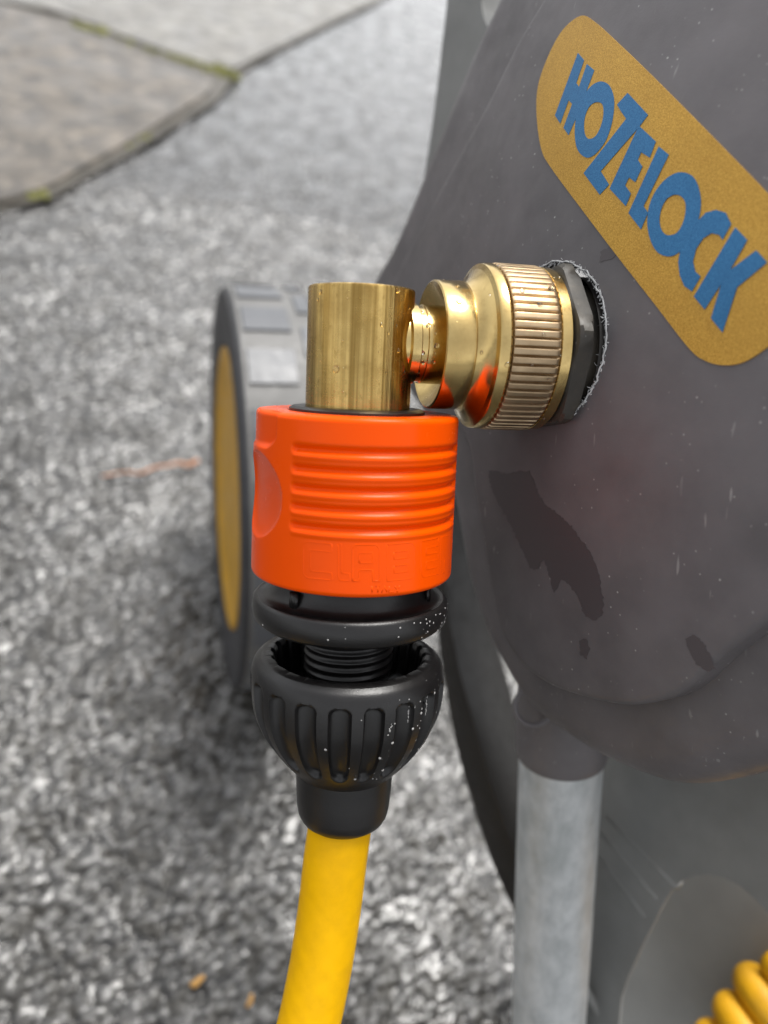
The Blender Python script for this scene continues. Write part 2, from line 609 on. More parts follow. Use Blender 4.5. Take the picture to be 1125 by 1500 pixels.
# paving slabs beyond, at the left
def slab(name, px, lift, parent, mt):
    pts = [ground_pt(*p) for p in px]
    pts = [Vector((p.x, p.y)) for p in pts]
    vs, fs, be = poly_grid([(p.x, p.y) for p in pts], maxedge=0.05)
    c = sum(pts, Vector((0, 0))) / len(pts)
    rim = set(i for e in be for i in e)
    hh = [0.001 * math.sin(v.x * 37) * math.sin(v.y * 29) for v in vs]
    top = [Vector((v.x, v.y, lift + hh[i] - (0.002 if i in rim else 0))) for i, v in enumerate(vs)]
    n = len(vs)
    v3 = top + [Vector((v.x, v.y, -0.01)) for v in vs]
    f3 = list(fs) + [(a, b, b + n, a + n) for a, b in be]
    return mesh(name, v3, f3, mt, parent, world=True, auto=35)
bedpx = [(-700, 420), (-200, 360), (0, 312), (75, 292), (200, 222), (318, 150), (345, 114), (368, 98), (455, 53), (552, 7), (625, -45), (300, -150), (-400, -160), (-700, -195)]
vs, fs, be = poly_grid([(ground_pt(*p).x, ground_pt(*p).y) for p in bedpx], maxedge=0.2)
paving = mesh('paving', [Vector((v.x, v.y, 0.0025)) for v in vs], fs, m_bed, None, world=True)
tag(paving, kind='structure')
paving['_m'] = [c for r in Matrix.Translation(paving.location) for c in r]
slab('slab', [(-680, 410), (-200, 348), (-40, 312), (20, 300), (75, 280), (140, 243), (200, 209), (262, 172), (306, 142), (310, 130), (300, 121), (200, 86), (108, 47), (0, 12), (-200, -52), (-680, -190)], 0.009, paving, m_slab)
slab('slab', [(110, 30), (200, 66), (300, 100), (335, 109), (360, 98), (455, 50), (552, 4), (620, -45), (300, -140), (-100, -140), (-100, -18), (0, 7)], 0.008, paving, m_slab2)

bag = Bag()
mr = random.Random(3)
for (x0, y0, x1, y1, n, s) in ((108, 38, 160, 52, 34, .006), (160, 52, 250, 86, 22, .004), (250, 86, 345, 116, 70, .006), (318, 104, 345, 118, 40, .008), (48, 292, 76, 289, 8, .006), (180, 222, 220, 198, 8, .004)):
    for i in range(n):
        f = mr.random()
        p = ground_pt(x0 + (x1 - x0) * f + mr.gauss(0, 3), y0 + (y1 - y0) * f + mr.gauss(0, 2.2))
        r = s * mr.uniform(.4, 1.1)
        vv = [p + Vector((0, 0, 0.003 + r))]
        k = 6
        for j in range(k):
            a = 2 * math.pi * j / k + mr.random()
            vv.append(p + Vector((math.cos(a) * r * mr.uniform(.7, 1.3), math.sin(a) * r * mr.uniform(.7, 1.3), 0.002 + r * mr.uniform(.0, .4))))
        bag.add((vv, [(0, 1 + j, 1 + (j + 1) % k) for j in range(k)]))
tag(bag.build('moss', m_moss, world=True, smooth=False), kind='stuff')

# dead stalk and leaf bits lying on the asphalt
pp = [ground_pt(*p) + Vector((0, 0, .0035)) for p in ((150, 703), (185, 697), (205, 699), (228, 690), (245, 688), (262, 684), (275, 687), (290, 680))]
d = tube_data(catmull(pp, 5), lambda f: 0.0007 + 0.0011 * f, 8)
tag(mesh('plant_stalk', d[0], d[1], m_twig, world=True), 'thin reddish brown dead stalk lying on the wet asphalt beside the wheel', 'stalk')
def leaf(px, size, rot, label):
    p = ground_pt(*px) + Vector((0, 0, .0025))
    out = []
    for k in range(9):
        a = 2 * math.pi * k / 9
        rr = size * (1 + 0.3 * math.sin(a * 2 + rot) + 0.15 * math.sin(a * 3))
        out.append((math.cos(a) * rr, math.sin(a) * rr * 0.6))
    ca, sa = math.cos(rot), math.sin(rot)
    ring = [p + Vector((x * ca - y * sa, x * sa + y * ca, 0.0006 * math.sin(3 * x / size))) for x, y in out]
    n = len(ring)
    vv = [p + Vector((0, 0, .0012))] + ring + [q - Vector((0, 0, .0004)) for q in ring]
    ff = [(0, 1 + i, 1 + (i + 1) % n) for i in range(n)] + [(1 + i, 1 + n + i, 1 + n + (i + 1) % n, 1 + (i + 1) % n) for i in range(n)]
    tag(mesh('leaf_fragment', vv, ff, m_leaf, world=True), label, 'leaf fragment', 'leaf fragments on the asphalt')
leaf((289, 1440), .0030, 0.4, 'larger tan leaf fragment lying on wet asphalt left of the yellow hose')
leaf((366, 1468), .0023, 1.2, 'smaller tan leaf fragment on wet asphalt closest to the yellow hose')

# ================================================================== HOSE CART
RC = Matrix((M, Y, U)).transposed()
cart = root('hose_cart', WHEEL_C - UP * WHEEL_R, RC,
            'grey plastic hose reel cart with gold label and yellow wheel on wet asphalt', 'hose cart')

def radial_panel(name, outline, hole_c, hole_r, wf, off, rnd, depth, mt, parent, nr=26, inner_wall=40, hole_rag=0.0, solid=False):
    OL = catmull([(p[0], p[1], 0) for p in outline], 8, True)
    # resample by arc length
    L = [0]
    for i in range(len(OL)): L.append(L[-1] + (OL[(i + 1) % len(OL)] - OL[i]).length)
    n = 260
    pts = []
    j = 0
    for i in range(n):
        g = L[-1] * i / n
        while L[j + 1] < g: j += 1
        f = (g - L[j]) / max(1e-9, L[j + 1] - L[j])
        pts.append(OL[j].lerp(OL[(j + 1) % len(OL)], f))
    us = sorted(set([1 - (1 - i / nr) ** 1.9 for i in range(nr + 1)]))
    vs, fs = [], []
    hr = random.Random(5)
    ins = []
    for i in range(n):
        dvec = (pts[i] - Vector((hole_c[0], hole_c[1], 0))).normalized()
        rr = hole_r * (1 + hole_rag * (hr.random() - .5))
        ins.append(Vector((hole_c[0], hole_c[1], 0)) + dvec * rr)
    def ring(u):
        for i in range(n):
            p = ins[i].lerp(pts[i], u)
            dd = (pts[i] - p).length
            w = wf(p.x, p.y) + off
            if dd < rnd:
                q = rnd - dd
                w -= rnd - math.sqrt(max(0, rnd * rnd - q * q)) if q < rnd else rnd
            vs.append(PT(p.x, p.y, w))
    for i in range(n):
        p = ins[i]; vs.append(PT(p.x, p.y, wf(p.x, p.y) + off - inner_wall))
    for u in us: ring(u)
    for i in range(n):
        p = pts[i]; vs.append(PT(p.x, p.y, wf(p.x, p.y) + off - rnd - depth))
    k = len(us) + 2
    for a in range(k - 1):
        for i in range(n):
            i2 = (i + 1) % n
            fs.append((a * n + i, a * n + i2, (a + 1) * n + i2, (a + 1) * n + i))
    return mesh(name, vs, fs, mt, parent, True, auto=50)

HC, HR = (-21, 8), 119
dome_px = [(690, 650), (700, 720), (714, 800), (733, 905), (760, 962), (800, 998), (850, 1018), (915, 1032), (970, 1026), (1012, 1006), (1062, 960), (1125, 912),
           (1230, 830), (1330, 640), (1400, 300), (1400, -150), (1200, -330), (960, -180), (835, -45), (800, 2), (762, 66), (722, 146), (690, 205), (652, 273), (617, 342), (592, 388),
           (578, 430), (590, 490), (625, 560), (660, 612)]
dome_tv = [tv(x, y, -8, dome_w) for x, y in dome_px]
housing = radial_panel('hub_housing', dome_tv, HC, HR, dome_w, 0, 10, 60, m_house, cart, hole_rag=0.03)
lip_px = [(660, 640), (690, 740), (712, 850), (738, 930), (760, 972), (802, 1037), (850, 1075), (886, 1098), (950, 1128), (1022, 1146), (1125, 1130),
          (1250, 1080), (1450, 800), (1500, 300), (1450, -300), (1150, -450), (900, -200), (785, -40), (742, 38), (700, 130), (657, 232), (625, 308), (598, 368),
          (566, 430), (575, 500), (630, 590)]
lip_tv = [tv(x, y, -110, dome_w) for x, y in lip_px]
rim = radial_panel('housing_rim', lip_tv, HC, HR + 90, dome_w, -46, 64, 420, m_house, cart, inner_wall=10)

# pieces lying on the housing surface -------------------------------------------------
def decal(name, px, mt, parent, lift, thick, holes=(), smooth_n=0, maxedge=22, rag=0.0):
    if smooth_n:
        px = [(p.x, p.y) for p in catmull([(a, b, 0) for a, b in px], smooth_n, True)]
        holes = [[(p.x, p.y) for p in catmull([(a, b, 0) for a, b in h], smooth_n, True)] for h in holes]
    if rag:
        dense = []
        rr_ = random.Random(len(px))
        for (x0, y0), (x1, y1) in zip(px, px[1:] + px[:1]):
            k = max(1, int(math.hypot(x1 - x0, y1 - y0) / 3))
            dense += [(x0 + (x1 - x0) * i / k + rr_.gauss(0, rag), y0 + (y1 - y0) * i / k + rr_.gauss(0, rag)) for i in range(k)]
        px = dense
    vs, fs, be = poly_grid(px, holes, maxedge=maxedge)
    TV = [tv(p.x, p.y, lift, dome_w) for p in vs]
    ix = list(range(len(vs)))
    v3 = [PT(t, v, dome_w(t, v) + lift) for t, v in TV] + [PT(t, v, dome_w(t, v) + lift - thick) for t, v in TV]
    n = len(vs)
    f3 = list(fs) + [(a, b, b + n, a + n) for a, b in be]
    return mesh(name, v3, f3, mt, parent, True, auto=30)

A = lambda pts: [(800 + x / 6.25, 60 + y / 6.25) for x, y in pts]
B = lambda pts: [(920 + x / 5.357, 220 + y / 5.357) for x, y in pts]
label_px = [(851, 23), (871, 32), (900, 58), (950, 106), (1000, 156), (1062, 219), (1125, 284), (1175, 338), (1196, 380), (1188, 432), (1160, 480), (1125, 508), (1090, 530), (1060, 535), (1032, 528), (1009, 510),
            (960, 447), (900, 370), (850, 304), (808, 247), (793, 219), (786, 170), (788, 126), (803, 82), (824, 44)]
label = decal('label', label_px, m_gold, cart, 2.2, 5, smooth_n=5)
label['label'] = 'gold rounded label with blue lettering'
H_ = A([(290, 108), (347, 175), (275, 385), (300, 420), (372, 210), (440, 268), (360, 480), (280, 690), (205, 862), (158, 795), (238, 575), (205, 543), (128, 755), (80, 682)])
O_ = A([(500, 370), (570, 400), (610, 480), (622, 580), (605, 730), (560, 880), (500, 980), (430, 1050), (370, 1068), (310, 1030), (275, 960), (262, 850), (270, 720), (300, 600), (350, 490), (420, 405)])
Oi = A([(455, 560), (510, 575), (525, 640), (510, 750), (460, 860), (400, 897), (360, 870), (345, 790), (355, 690), (395, 600)])
Z_ = A([(745, 475), (932, 677), (855, 780), (498, 1192), (575, 1315), (490, 1408), (342, 1210), (732, 712), (688, 650), (648, 582)])
E_ = A([(848, 775), (1003, 920), (948, 1068), (868, 1018), (838, 1088), (880, 1150), (815, 1292), (758, 1248), (722, 1322), (775, 1398), (728, 1512), (580, 1352)])
L_ = [(964.8, 214.4), (979.5, 226.5), (942.4, 302), (949, 311.5), (938.7, 336), (920.5, 312)]
O2 = B([(420, 172), (500, 200), (548, 280), (570, 400), (555, 530), (500, 670), (430, 770), (360, 825), (290, 830), (220, 790), (170, 690), (150, 570), (165, 440), (210, 330), (280, 240), (350, 190)])
O2i = B([(370, 348), (425, 370), (452, 430), (440, 540), (390, 640), (320, 668), (270, 640), (245, 560), (260, 460), (305, 380)])
C_ = B([(540, 560), (610, 490), (690, 468), (765, 490), (808, 580), (740, 702), (715, 665), (655, 650), (590, 690), (535, 770), (508, 870), (525, 950), (568, 990), (500, 1108), (440, 1065), (405, 980), (393, 880), (410, 780), (470, 650)])
K_ = B([(840, 605), (935, 705), (800, 940), (1005, 785), (1090, 880), (855, 1075), (740, 1430), (650, 1320), (730, 1050), (600, 1250), (515, 1148)])
for i, (p, h, sm) in enumerate(((H_, (), 0), (O_, (Oi,), 4), (Z_, (), 0), (E_, (), 0), (L_, (), 0), (O2, (O2i,), 4), (C_, (), 0), (K_, (), 0))):
    decal('letter', p, m_blue, label, 2.75 + 0.12 * i, 0.5, h, sm, maxedge=20)

smear_px = [(716, 690), (742, 694), (775, 690), (788, 722), (800, 740), (830, 764), (858, 800), (876, 836), (882, 872), (883, 896), (872, 908), (856, 900), (848, 880), (838, 862), (822, 850), (812, 868), (806, 848), (796, 820), (788, 834), (776, 832), (768, 812), (760, 795), (742, 760), (722, 722)]
decal('wet_smear', smear_px, m_smear, cart, 0.5, 0.4, maxedge=18, smooth_n=2, rag=0.9)
decal('wet_smear', [(1003, 934), (1018, 930), (1032, 942), (1040, 960), (1048, 980), (1036, 984), (1020, 972), (1010, 955)], m_smear, cart, 0.5, 0.4, maxedge=18, rag=0.9)
decal('wet_smear', [(880, 370), (905, 352), (914, 360), (898, 378), (878, 384)], m_smear, cart, 0.5, 0.4, maxedge=18, rag=0.9)
decal('wet_smear', [(849, 940), (858, 936), (864, 950), (858, 966), (850, 958)], m_smear, cart, 0.5, 0.4, maxedge=18, rag=0.9)

# frayed burr round the hole
bag = Bag()
fr = random.Random(11)
hc = Vector((HC[0], HC[1], 0))
for i in range(260):
    a = R_(fr.uniform(-75, 112))
    rr = HR + fr.uniform(-3, 4)
    t, v = HC[0] + rr * math.cos(a), HC[1] + rr * math.sin(a)
    p = PT(t, v, dome_w(t, v) + fr.uniform(-2, 1.5))
    big = fr.random() < 0.05
    ln = fr.uniform(9, 20) if big else fr.uniform(2, 6)
    dirv = (T * math.cos(a + fr.gauss(math.pi, 1.0)) + V * math.sin(a + fr.gauss(math.pi, 1.0)) + N * fr.gauss(0.2, .5)).normalized()
    q = p + dirv * ln * .5 + Vector((fr.gauss(0, 1), fr.gauss(0, 1), fr.gauss(0, 1)))
    e = p + dirv * ln
    r0 = fr.uniform(.6, 1.4)
    bag.add(tube_data([p, q, e], lambda f, r0=r0: r0 * (1 - .7 * f), 5))
for q in range(1):
    path = []
    for i in range(80):
        a = R_(-70 + 180 * i / 79)
        rr = HR + 1 + fr.gauss(0, .9) + 2 * q
        t, v = HC[0] + rr * math.cos(a), HC[1] + rr * math.sin(a)
        path.append(PT(t, v, dome_w(t, v) + 1.4 + fr.gauss(0, .6)))
    bag.add(tube_data(path, 1.4, 6))
tag(bag.build('frayed_edge', m_fray, cart), kind='stuff')

# panels behind ---------------------------------------------------------------------
def plate(name, px, off, thick, mt, parent, maxedge=60, smooth_n=0):
    if smooth_n:
        px = [(p.x, p.y) for p in catmull([(a, b, 0) for a, b in px], smooth_n, True)]
    pl = [tv(x, y, off) for x, y in px]
    vs, fs, be = poly_grid(pl, maxedge=maxedge)
    d = slab_from_grid(vs, fs, be, lambda p: PT(p.x, p.y, off), lambda p: PT(p.x, p.y, off - thick))
    return mesh(name, d[0], d[1], mt, parent, True, auto=35)
arch = [(2, 0)]
side_px = [(835, 1040), (1400, 1040), (1400, 1800), (1235, 1800), (1230, 1620), (1214, 1510), (1180, 1420), (1150, 1368), (1125, 1337), (1105, 1316), (1085, 1298), (1062, 1286), (1040, 1281), (1018, 1282), (1000, 1289), (985, 1302), (970, 1328), (953, 1362), (935, 1398), (920, 1432), (910, 1462), (907, 1500), (906, 1560), (910, 1800), (800, 1800), (815, 1500)]
plate('side_panel', side_px, -640, 7, m_panel, cart)
plate('drum_flange', [(780, 1150), (1500, 1150), (1500, 1900), (780, 1900)], -1150, 30, m_inner, cart)
plate('back_panel', [(664, -120), (655, 0), (648, 62), (640, 130), (630, 205), (621, 262), (613, 325), (606, 395), (620, 430), (760, 430), (900, 250), (900, -120), (748, -120), (744, -20), (741, 8), (735, 30), (724, 42), (713, 36), (706, 12), (707, -20), (712, -120)], -330, 60, m_panel, cart, smooth_n=3)
# moulded ribs on the side panel
for i, (x0, y0, x1, y1) in enumerate(((888, 1196, 990, 1300), (880, 1220, 962, 1318), (876, 1255, 945, 1345))):
    path = [PT(*tv(x0 + (x1 - x0) * f, y0 + (y1 - y0) * f, -640), -651) for f in (0, .33, .66, 1)]
    d = tube_data(path, 13, 12)
    mesh('moulded_rib', d[0], d[1], m_panel, cart)

# frame strut behind the connector
Lp = [(690, 430), (650, 560), (632, 700), (634, 850), (645, 960), (655, 1024), (666, 1083), (681, 1141), (699, 1200), (716, 1250), (736, 1298), (770, 1370), (800, 1430)]
Rp = [(715, 430), (675, 560), (650, 690), (648, 820), (658, 913), (672, 983), (684, 1028), (693, 1059), (716, 1141), (740, 1212), (757, 1255), (790, 1320), (820, 1380)]
Qp = [(800, 430), (780, 560), (745, 690), (728, 800), (723, 880), (725, 919), (731, 957), (743, 995), (753, 1036), (770, 1090), (790, 1140), (830, 1220), (860, 1280)]
vs, fs = [], []
for l, r, q in zip(Lp, Rp, Qp):
    vs += [at(*l, 2060), at(r[0] - 7, r[1], 1975), at(r[0] + 1, r[1], 1962), at(r[0] + 9, r[1], 1972), at(*q, 2090), at(q[0] - 5, q[1], 2200), at(l[0] + 5, l[1], 2200)]
k = 7
for i in range(len(Lp) - 1):
    for j in range(k):
        fs.append((i * k + j, i * k + (j + 1) % k, (i + 1) * k + (j + 1) % k, (i + 1) * k + j))
fs += [tuple(range(k)), tuple(range((len(Lp) - 1) * k, len(Lp) * k))]
mesh('frame_strut', vs, fs, m_dark, cart, True, auto=60)

# steel tube leg and its socket
ta, tb = at(822, 1100, 1600), at(803, 1500, 1853)
td = (tb - ta).normalized()
e1 = td.orthogonal().normalized(); e2 = td.cross(e1)
lathe('steel_tube', ta, td, e1, e2, [(-180, 80), (-180, 86.6), (0, 86.6), (1000, 86.6), (1000, 80)], m_zinc, cart, 64)
lathe('tube_socket', ta, td, e1, e2, [(-240, 60), (-238, 88), (-200, 90), (-150, 92), (-20, 95), (-2, 94), (4, 92), (5, 88), (-20, 88)], m_house, cart, 64)
d = tube_data([ta - td * 10 + (at(830, 1100, 1600) - ta).normalized() * 18 + Vector((0, 0, 89)), ta + td * 3 + (at(830, 1100, 1600) - ta).normalized() * 18 + Vector((0, 0, 93))], 1.6, 6)
mesh('mould_line', d[0], d[1], m_fray, cart)
bag = Bag()
bo = at(782, 1035, 1470)
for rr in (36,):
    ring = [bo + Vector((math.cos(a) * rr, math.sin(a) * rr, 0)) for a in [2 * math.pi * i / 40 for i in range(41)]]
    bag.add(tube_data(ring, 5, 8, False))
bag.build('moulded_boss', m_house, cart)
d = tube_data([at(850, 1435, 1880), at(868, 1468, 1890), at(892, 1510, 1900)], 12, 10)
mesh('brace_rod', d[0], d[1], m_panel, cart)

# wheel
e1 = NW.orthogonal().normalized(); e2 = NW.cross(e1)
WW = 330
tyre_prof = [(-WW, 640), (-WW, 800), (-WW + 14, 826), (-WW + 30, 832), (-30, 832), (-12, 826), (-2, 812), (0, 800), (-2, 700), (-8, 640), (-16, 600), (-60, 590)]
wheel = lathe('wheel', WHEEL_C, NW, e1, e2, tyre_prof, m_tyre, cart, 128)
wheel['label'] = 'grey plastic wheel with mustard yellow hub'
lathe('tread_band', WHEEL_C, NW, e1, e2, [(-WW + 30, 828), (-WW + 30, 833.5), (-24, 833.5), (-24, 828)], m_tread, wheel, 128)
lathe('hub_disc', WHEEL_C, NW, e1, e2, [(-30, 598), (-12, 592), (-8, 560), (-18, 540), (-30, 420), (-32, 240), (-30, 120), (-30, 0.5)], m_yhub, wheel, 96)
nblk = 22
for row, (w0, w1) in enumerate(((-210, -36), (-300, -238))):
    for i in range(nblk):
        a0 = 2 * math.pi * (i + 0.5 * row) / nblk
        da = 2 * math.pi / nblk * 0.31
        vv, ff = [], []
        for (rr, ins) in ((830, 0), (842, 6)):
            for (w, sgn) in ((w0 + ins, -1), (w0 + ins, 0), (w0 + ins, 1), (w1 - ins, 1), (w1 - ins, 0), (w1 - ins, -1)):
                a = a0 + sgn * (da - ins * .0006)
                vv.append(WHEEL_C + NW * w + (e1 * math.cos(a) + e2 * math.sin(a)) * rr)
        ff = [(6, 7, 10, 11), (7, 8, 9, 10)] + [(j, (j + 1) % 6, 6 + (j + 1) % 6, 6 + j) for j in range(6)]
        mesh('tread_block', vv, ff, m_block, wheel, False)
# axle from the wheel to the cart
lathe('axle', WHEEL_C, NW, e1, e2, [(-40, 60), (-1500, 60)], m_zinc, cart, 32)

# inlet nut in the housing's hole
vs, fs = [], []
prof = [(266, 60), (272, 110), (276, 122), (280, 127), (293, 127), (298, 118), (299, 60)]
for i, (l, r) in enumerate(prof):
    for kk in range(96):
        a = 2 * math.pi * kk / 96
        ah = (a - R_(11)) % (math.pi / 3) - math.pi / 6
        hexr = 112 / math.cos(ah)
        rr = min(r, hexr) if 2 <= i <= 5 else r
        vs.append(P_EL + M * l + (Y * -math.cos(a) + U * math.sin(a)) * rr)
for i in range(len(prof) - 1):
    for kk in range(96):
        fs.append((i * 96 + kk, i * 96 + (kk + 1) % 96, (i + 1) * 96 + (kk + 1) % 96, (i + 1) * 96 + kk))
mesh('inlet_nut', vs, fs, m_nutblk, cart, True, auto=25)
lathe('inlet_pipe', P_EL, M, -Y, U, [(300, 80), (300, 96), (420, 96)], m_nutblk, cart, 48)
# dark inside wall of the housing behind the hole
lathe('inlet_well', P_EL, M, -Y, U, [(312, 108), (420, 108), (420, 1)], m_dark, cart, 64)

# ================================================================== BRASS ELBOW
elbow = root('brass_elbow', P0 + U * 128, RC, 'shiny brass elbow coupling with knurled collar screwed into the cart inlet', 'hose coupling')
frnd = random.Random(21)
nb = 240
prof_r = [0.0] * nb
for _ in range(20):
    c, wd, am = frnd.uniform(0, nb), frnd.uniform(2, 8), frnd.uniform(-1.1, 1.1)
    for i in range(nb):
        dd = min(abs(i - c), nb - abs(i - c))
        prof_r[i] += am * math.exp(-(dd / wd) ** 2)
def brf(s, r, a, i):
    k = int(round(a / (2 * math.pi) * nb)) % nb
    return r + (prof_r[k] if r > 70 else 0)
s_top = s_axis(422)
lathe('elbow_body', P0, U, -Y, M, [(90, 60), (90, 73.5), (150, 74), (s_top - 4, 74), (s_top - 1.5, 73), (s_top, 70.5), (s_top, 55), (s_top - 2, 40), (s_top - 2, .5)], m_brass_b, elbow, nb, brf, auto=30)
lathe('elbow_neck', P_EL, M, -Y, U, [(30, 50), (62, 50), (64, 57), (76, 57), (78, 53.5), (86, 53.5), (87, 55.5), (128, 55.5)], m_brass_s, elbow, 96, auto=30)
lathe('swivel_flange', P_EL, M, -Y, U, [(130, 50), (126, 58), (112, 74), (103, 85), (101, 88), (102.5, 90.3), (105, 91), (142, 91), (144, 90), (148, 91), (156, 97), (162, 106), (166, 112.5)], m_brass_s, elbow, 144, auto=30)
lathe('collar_ring', P_EL, M, -Y, U, [(160, 100), (165.5, 113), (166.5, 116), (169, 117.5), (180, 118), (183, 116), (184, 100)], m_brass_s, elbow, 144, auto=30)
NK = 62
def krf(s, r, a, i):
    ph = (a * NK / (2 * math.pi)) % 1.0
    d = 0.5 - abs(ph - 0.5)
    g = max(0, 1 - d / 0.21)
    g = g * g * (3 - 2 * g)
    e = [0, .0, .55, 1, 1, 1, 1, .55, 0, 0][i]
    return r - 4.2 * g * e
lathe('knurled_collar', P_EL, M, -Y, U, [(183, 100), (183.5, 113), (185.5, 117.5), (189, 119), (210, 119), (230, 119), (246, 119), (250, 118), (252.5, 115.5), (253, 100)], m_brass_k, elbow, NK * 12, krf, auto=35)
lathe('collar_band', P_EL, M, -Y, U, [(252.5, 100), (252.8, 115), (254, 117.5), (268, 117), (271, 114), (272, 100)], m_brass_s, elbow, 144, auto=30)

# water drops on the brass
def drop_data(p, n, r, flat=.6):
    n = n.normalized()
    a = n.orthogonal().normalized(); b = n.cross(a)
    vs, fs = [], []
    seg, rings = 10, 4
    for i in range(rings):
        th = (math.pi / 2) * i / rings
        for k in range(seg):
            ph = 2 * math.pi * k / seg
            vs.append(p + (a * math.cos(ph) + b * math.sin(ph)) * r * math.cos(th) + n * (r * flat * math.sin(th) - r * .12))
    vs.append(p + n * r * (flat - .12))
    for i in range(rings - 1):
        for k in range(seg):
            fs.append((i * seg + k, i * seg + (k + 1) % seg, (i + 1) * seg + (k + 1) % seg, (i + 1) * seg + k))
    for k in range(seg):
        fs.append(((rings - 1) * seg + k, (rings - 1) * seg + (k + 1) % seg, len(vs) - 1))
    fs.append(tuple(range(seg))[::-1])
    return vs, fs
bag = Bag()
dr = random.Random(8)
def on_body(a, s): 
    n = (Y * -math.cos(a) + M * math.sin(a)).normalized()
    return P0 + U * s + n * 74, n
for (a, s, r) in [(-35, 190, 5.5), (-58, 290, 3.5), (-62, 280, 3), (12, 250, 3), (30, 296, 4), (50, 276, 3.5), (56, 222, 5), (60, 212, 3.4), (48, 190, 3), (62, 200, 3), (64, 192, 3), (66, 180, 2.4), (35, 218, 3), (-12, 150, 2), (20, 240, 2)]:
    p, n = on_body(R_(a), s); bag.add(drop_data(p, n, r))
for i in range(50):
    p, n = on_body(R_(dr.uniform(-95, 78)), dr.uniform(132, 298)); bag.add(drop_data(p, n, dr.uniform(.8, 2.0)))
def on_sw(L, r, a):
    n = (Y * -math.cos(a) + U * math.sin(a)).normalized()
    return P_EL + M * L + n * r, n
for (L, r, a, q) in [(120, 91, 38, 5), (150, 92, -6, 3), (200, 119, 38, 4), (222, 119, 28, 4), (244, 119, 42, 5), (225, 119, 8, 3), (178, 118, -12, 4), (160, 104, 40, 2.4), (125, 91, 60, 3), (240, 119, -20, 2.5)]:
    p, n = on_sw(L, r, R_(a)); bag.add(drop_data(p, n, q))
for i in range(17):
    p, n = on_sw(dr.uniform(70, 100), 55, R_(dr.gauss(0, 28))); bag.add(drop_data(p, n, dr.uniform(1.2, 4.2)))
for i in range(30):
    L = dr.uniform(106, 270)
    r = 91 if L < 142 else 118
    if 142 < L < 168: continue
    p, n = on_sw(L, r, R_(dr.uniform(-70, 90))); bag.add(drop_data(p, n, dr.uniform(.7, 1.8)))
tag(bag.build('water_drops', m_water, elbow), kind='stuff')

# ================================================================== HOSE CONNECTOR
conn = root('hose_connector', P0 + U * s_front(1231, 70), RC, 'bright orange and black quick hose connector plugged onto the brass elbow', 'hose connector')
sT, sB = s_front(612, 144), s_front(877, 147)
def srad(s): return 145.5 + (sT - s) / (sT - sB) * 2.0
ribs = [s_front(y, 146) for y in (664.5, 693.5, 722, 750.5, 779)]
def sst(a, b, x):
    x = min(1, max(0, (x - a) / (b - a))); return x * x * (3 - 2 * x)
notch_b, scoop_c = s_front(668, 146), s_front(745, 146)
def sleeve_r(s, a):
    """a in degrees: 0 faces the front, + towards the cart"""
    r = srad(s)
    for sr in ribs:
        x = (s - sr)
        if abs(x) < 12:
            m_ = sst(-45.5, -42.5, a) * (1 - sst(66, 69, a))
            # recessed groove: steep upper wall, softer lower wall
            g = math.exp(-((x - 1.5) / 4.6) ** 2) * 5.4 - math.exp(-((x + 7) / 4.0) ** 2) * 1.2
            r -= g * m_
    # upper notch at the left
    m_ = (1 - sst(-58.5, -56.5, a)) * sst(-106, -97, a)
    corner = sst(notch_b - 3, notch_b + 6, s - max(0, (a + 68)) ** 2 * 0.12 * (a > -68))
    r -= (3.0 + 4.5 * sst(-95, -65, a)) * m_ * corner
    # hollow thumb scoop below it
    dx = (a + 78) / 27.0
    ds = (s - scoop_c) / 60.0
    q = dx * dx + ds * ds
    if q < 1:
        r -= 17 * (1 - q) ** 0.62
    return r
vs, fs = [], []
na = 480
ss = [sT - (sT - sB) * i / 170 for i in range(171)]
rows = []
inner = [(sT - 22, 96), (sT - 6, 96), (sT - 1, 98), (sT, 101), (sT + .5, 132)]
edge_top = [(0, 6), (-1.2, 3), (-3, 1.2), (-5.5, 0.2)]
def ring(fn):
    base = len(vs)
    for k in range(na):
        a = -180 + 360 * k / na
        s, r = fn(a)
        ar = R_(a)
        vs.append(P0 + U * s + (Y * -math.cos(ar) + M * math.sin(ar)) * r)
    rows.append(base)
for s, r in inner: ring(lambda a, s=s, r=r: (s, r))
for ds_, in_ in edge_top: ring(lambda a, d=ds_, q=in_: (sT + d, sleeve_r(sT + d, a) - q))
for s in ss[5:-5]: ring(lambda a, s=s: (s, sleeve_r(s, a)))
for ds_, in_ in ((5, .3), (3, 1.2), (1.3, 3), (0.2, 6), (0, 9)): ring(lambda a, d=ds_, q=in_: (sB + d, sleeve_r(sB + d, a) - q))
ring(lambda a: (sB, 118)); ring(lambda a: (sB + 30, 116))
for i in range(len(rows) - 1):
    for k in range(na):
        k2 = (k + 1) % na
        fs.append((rows[i] + k, rows[i] + k2, rows[i + 1] + k2, rows[i + 1] + k))
sleeve = mesh('grip_sleeve', vs, fs, m_orange, conn, True, auto=70)
sleeve['label'] = 'orange ribbed grip sleeve'

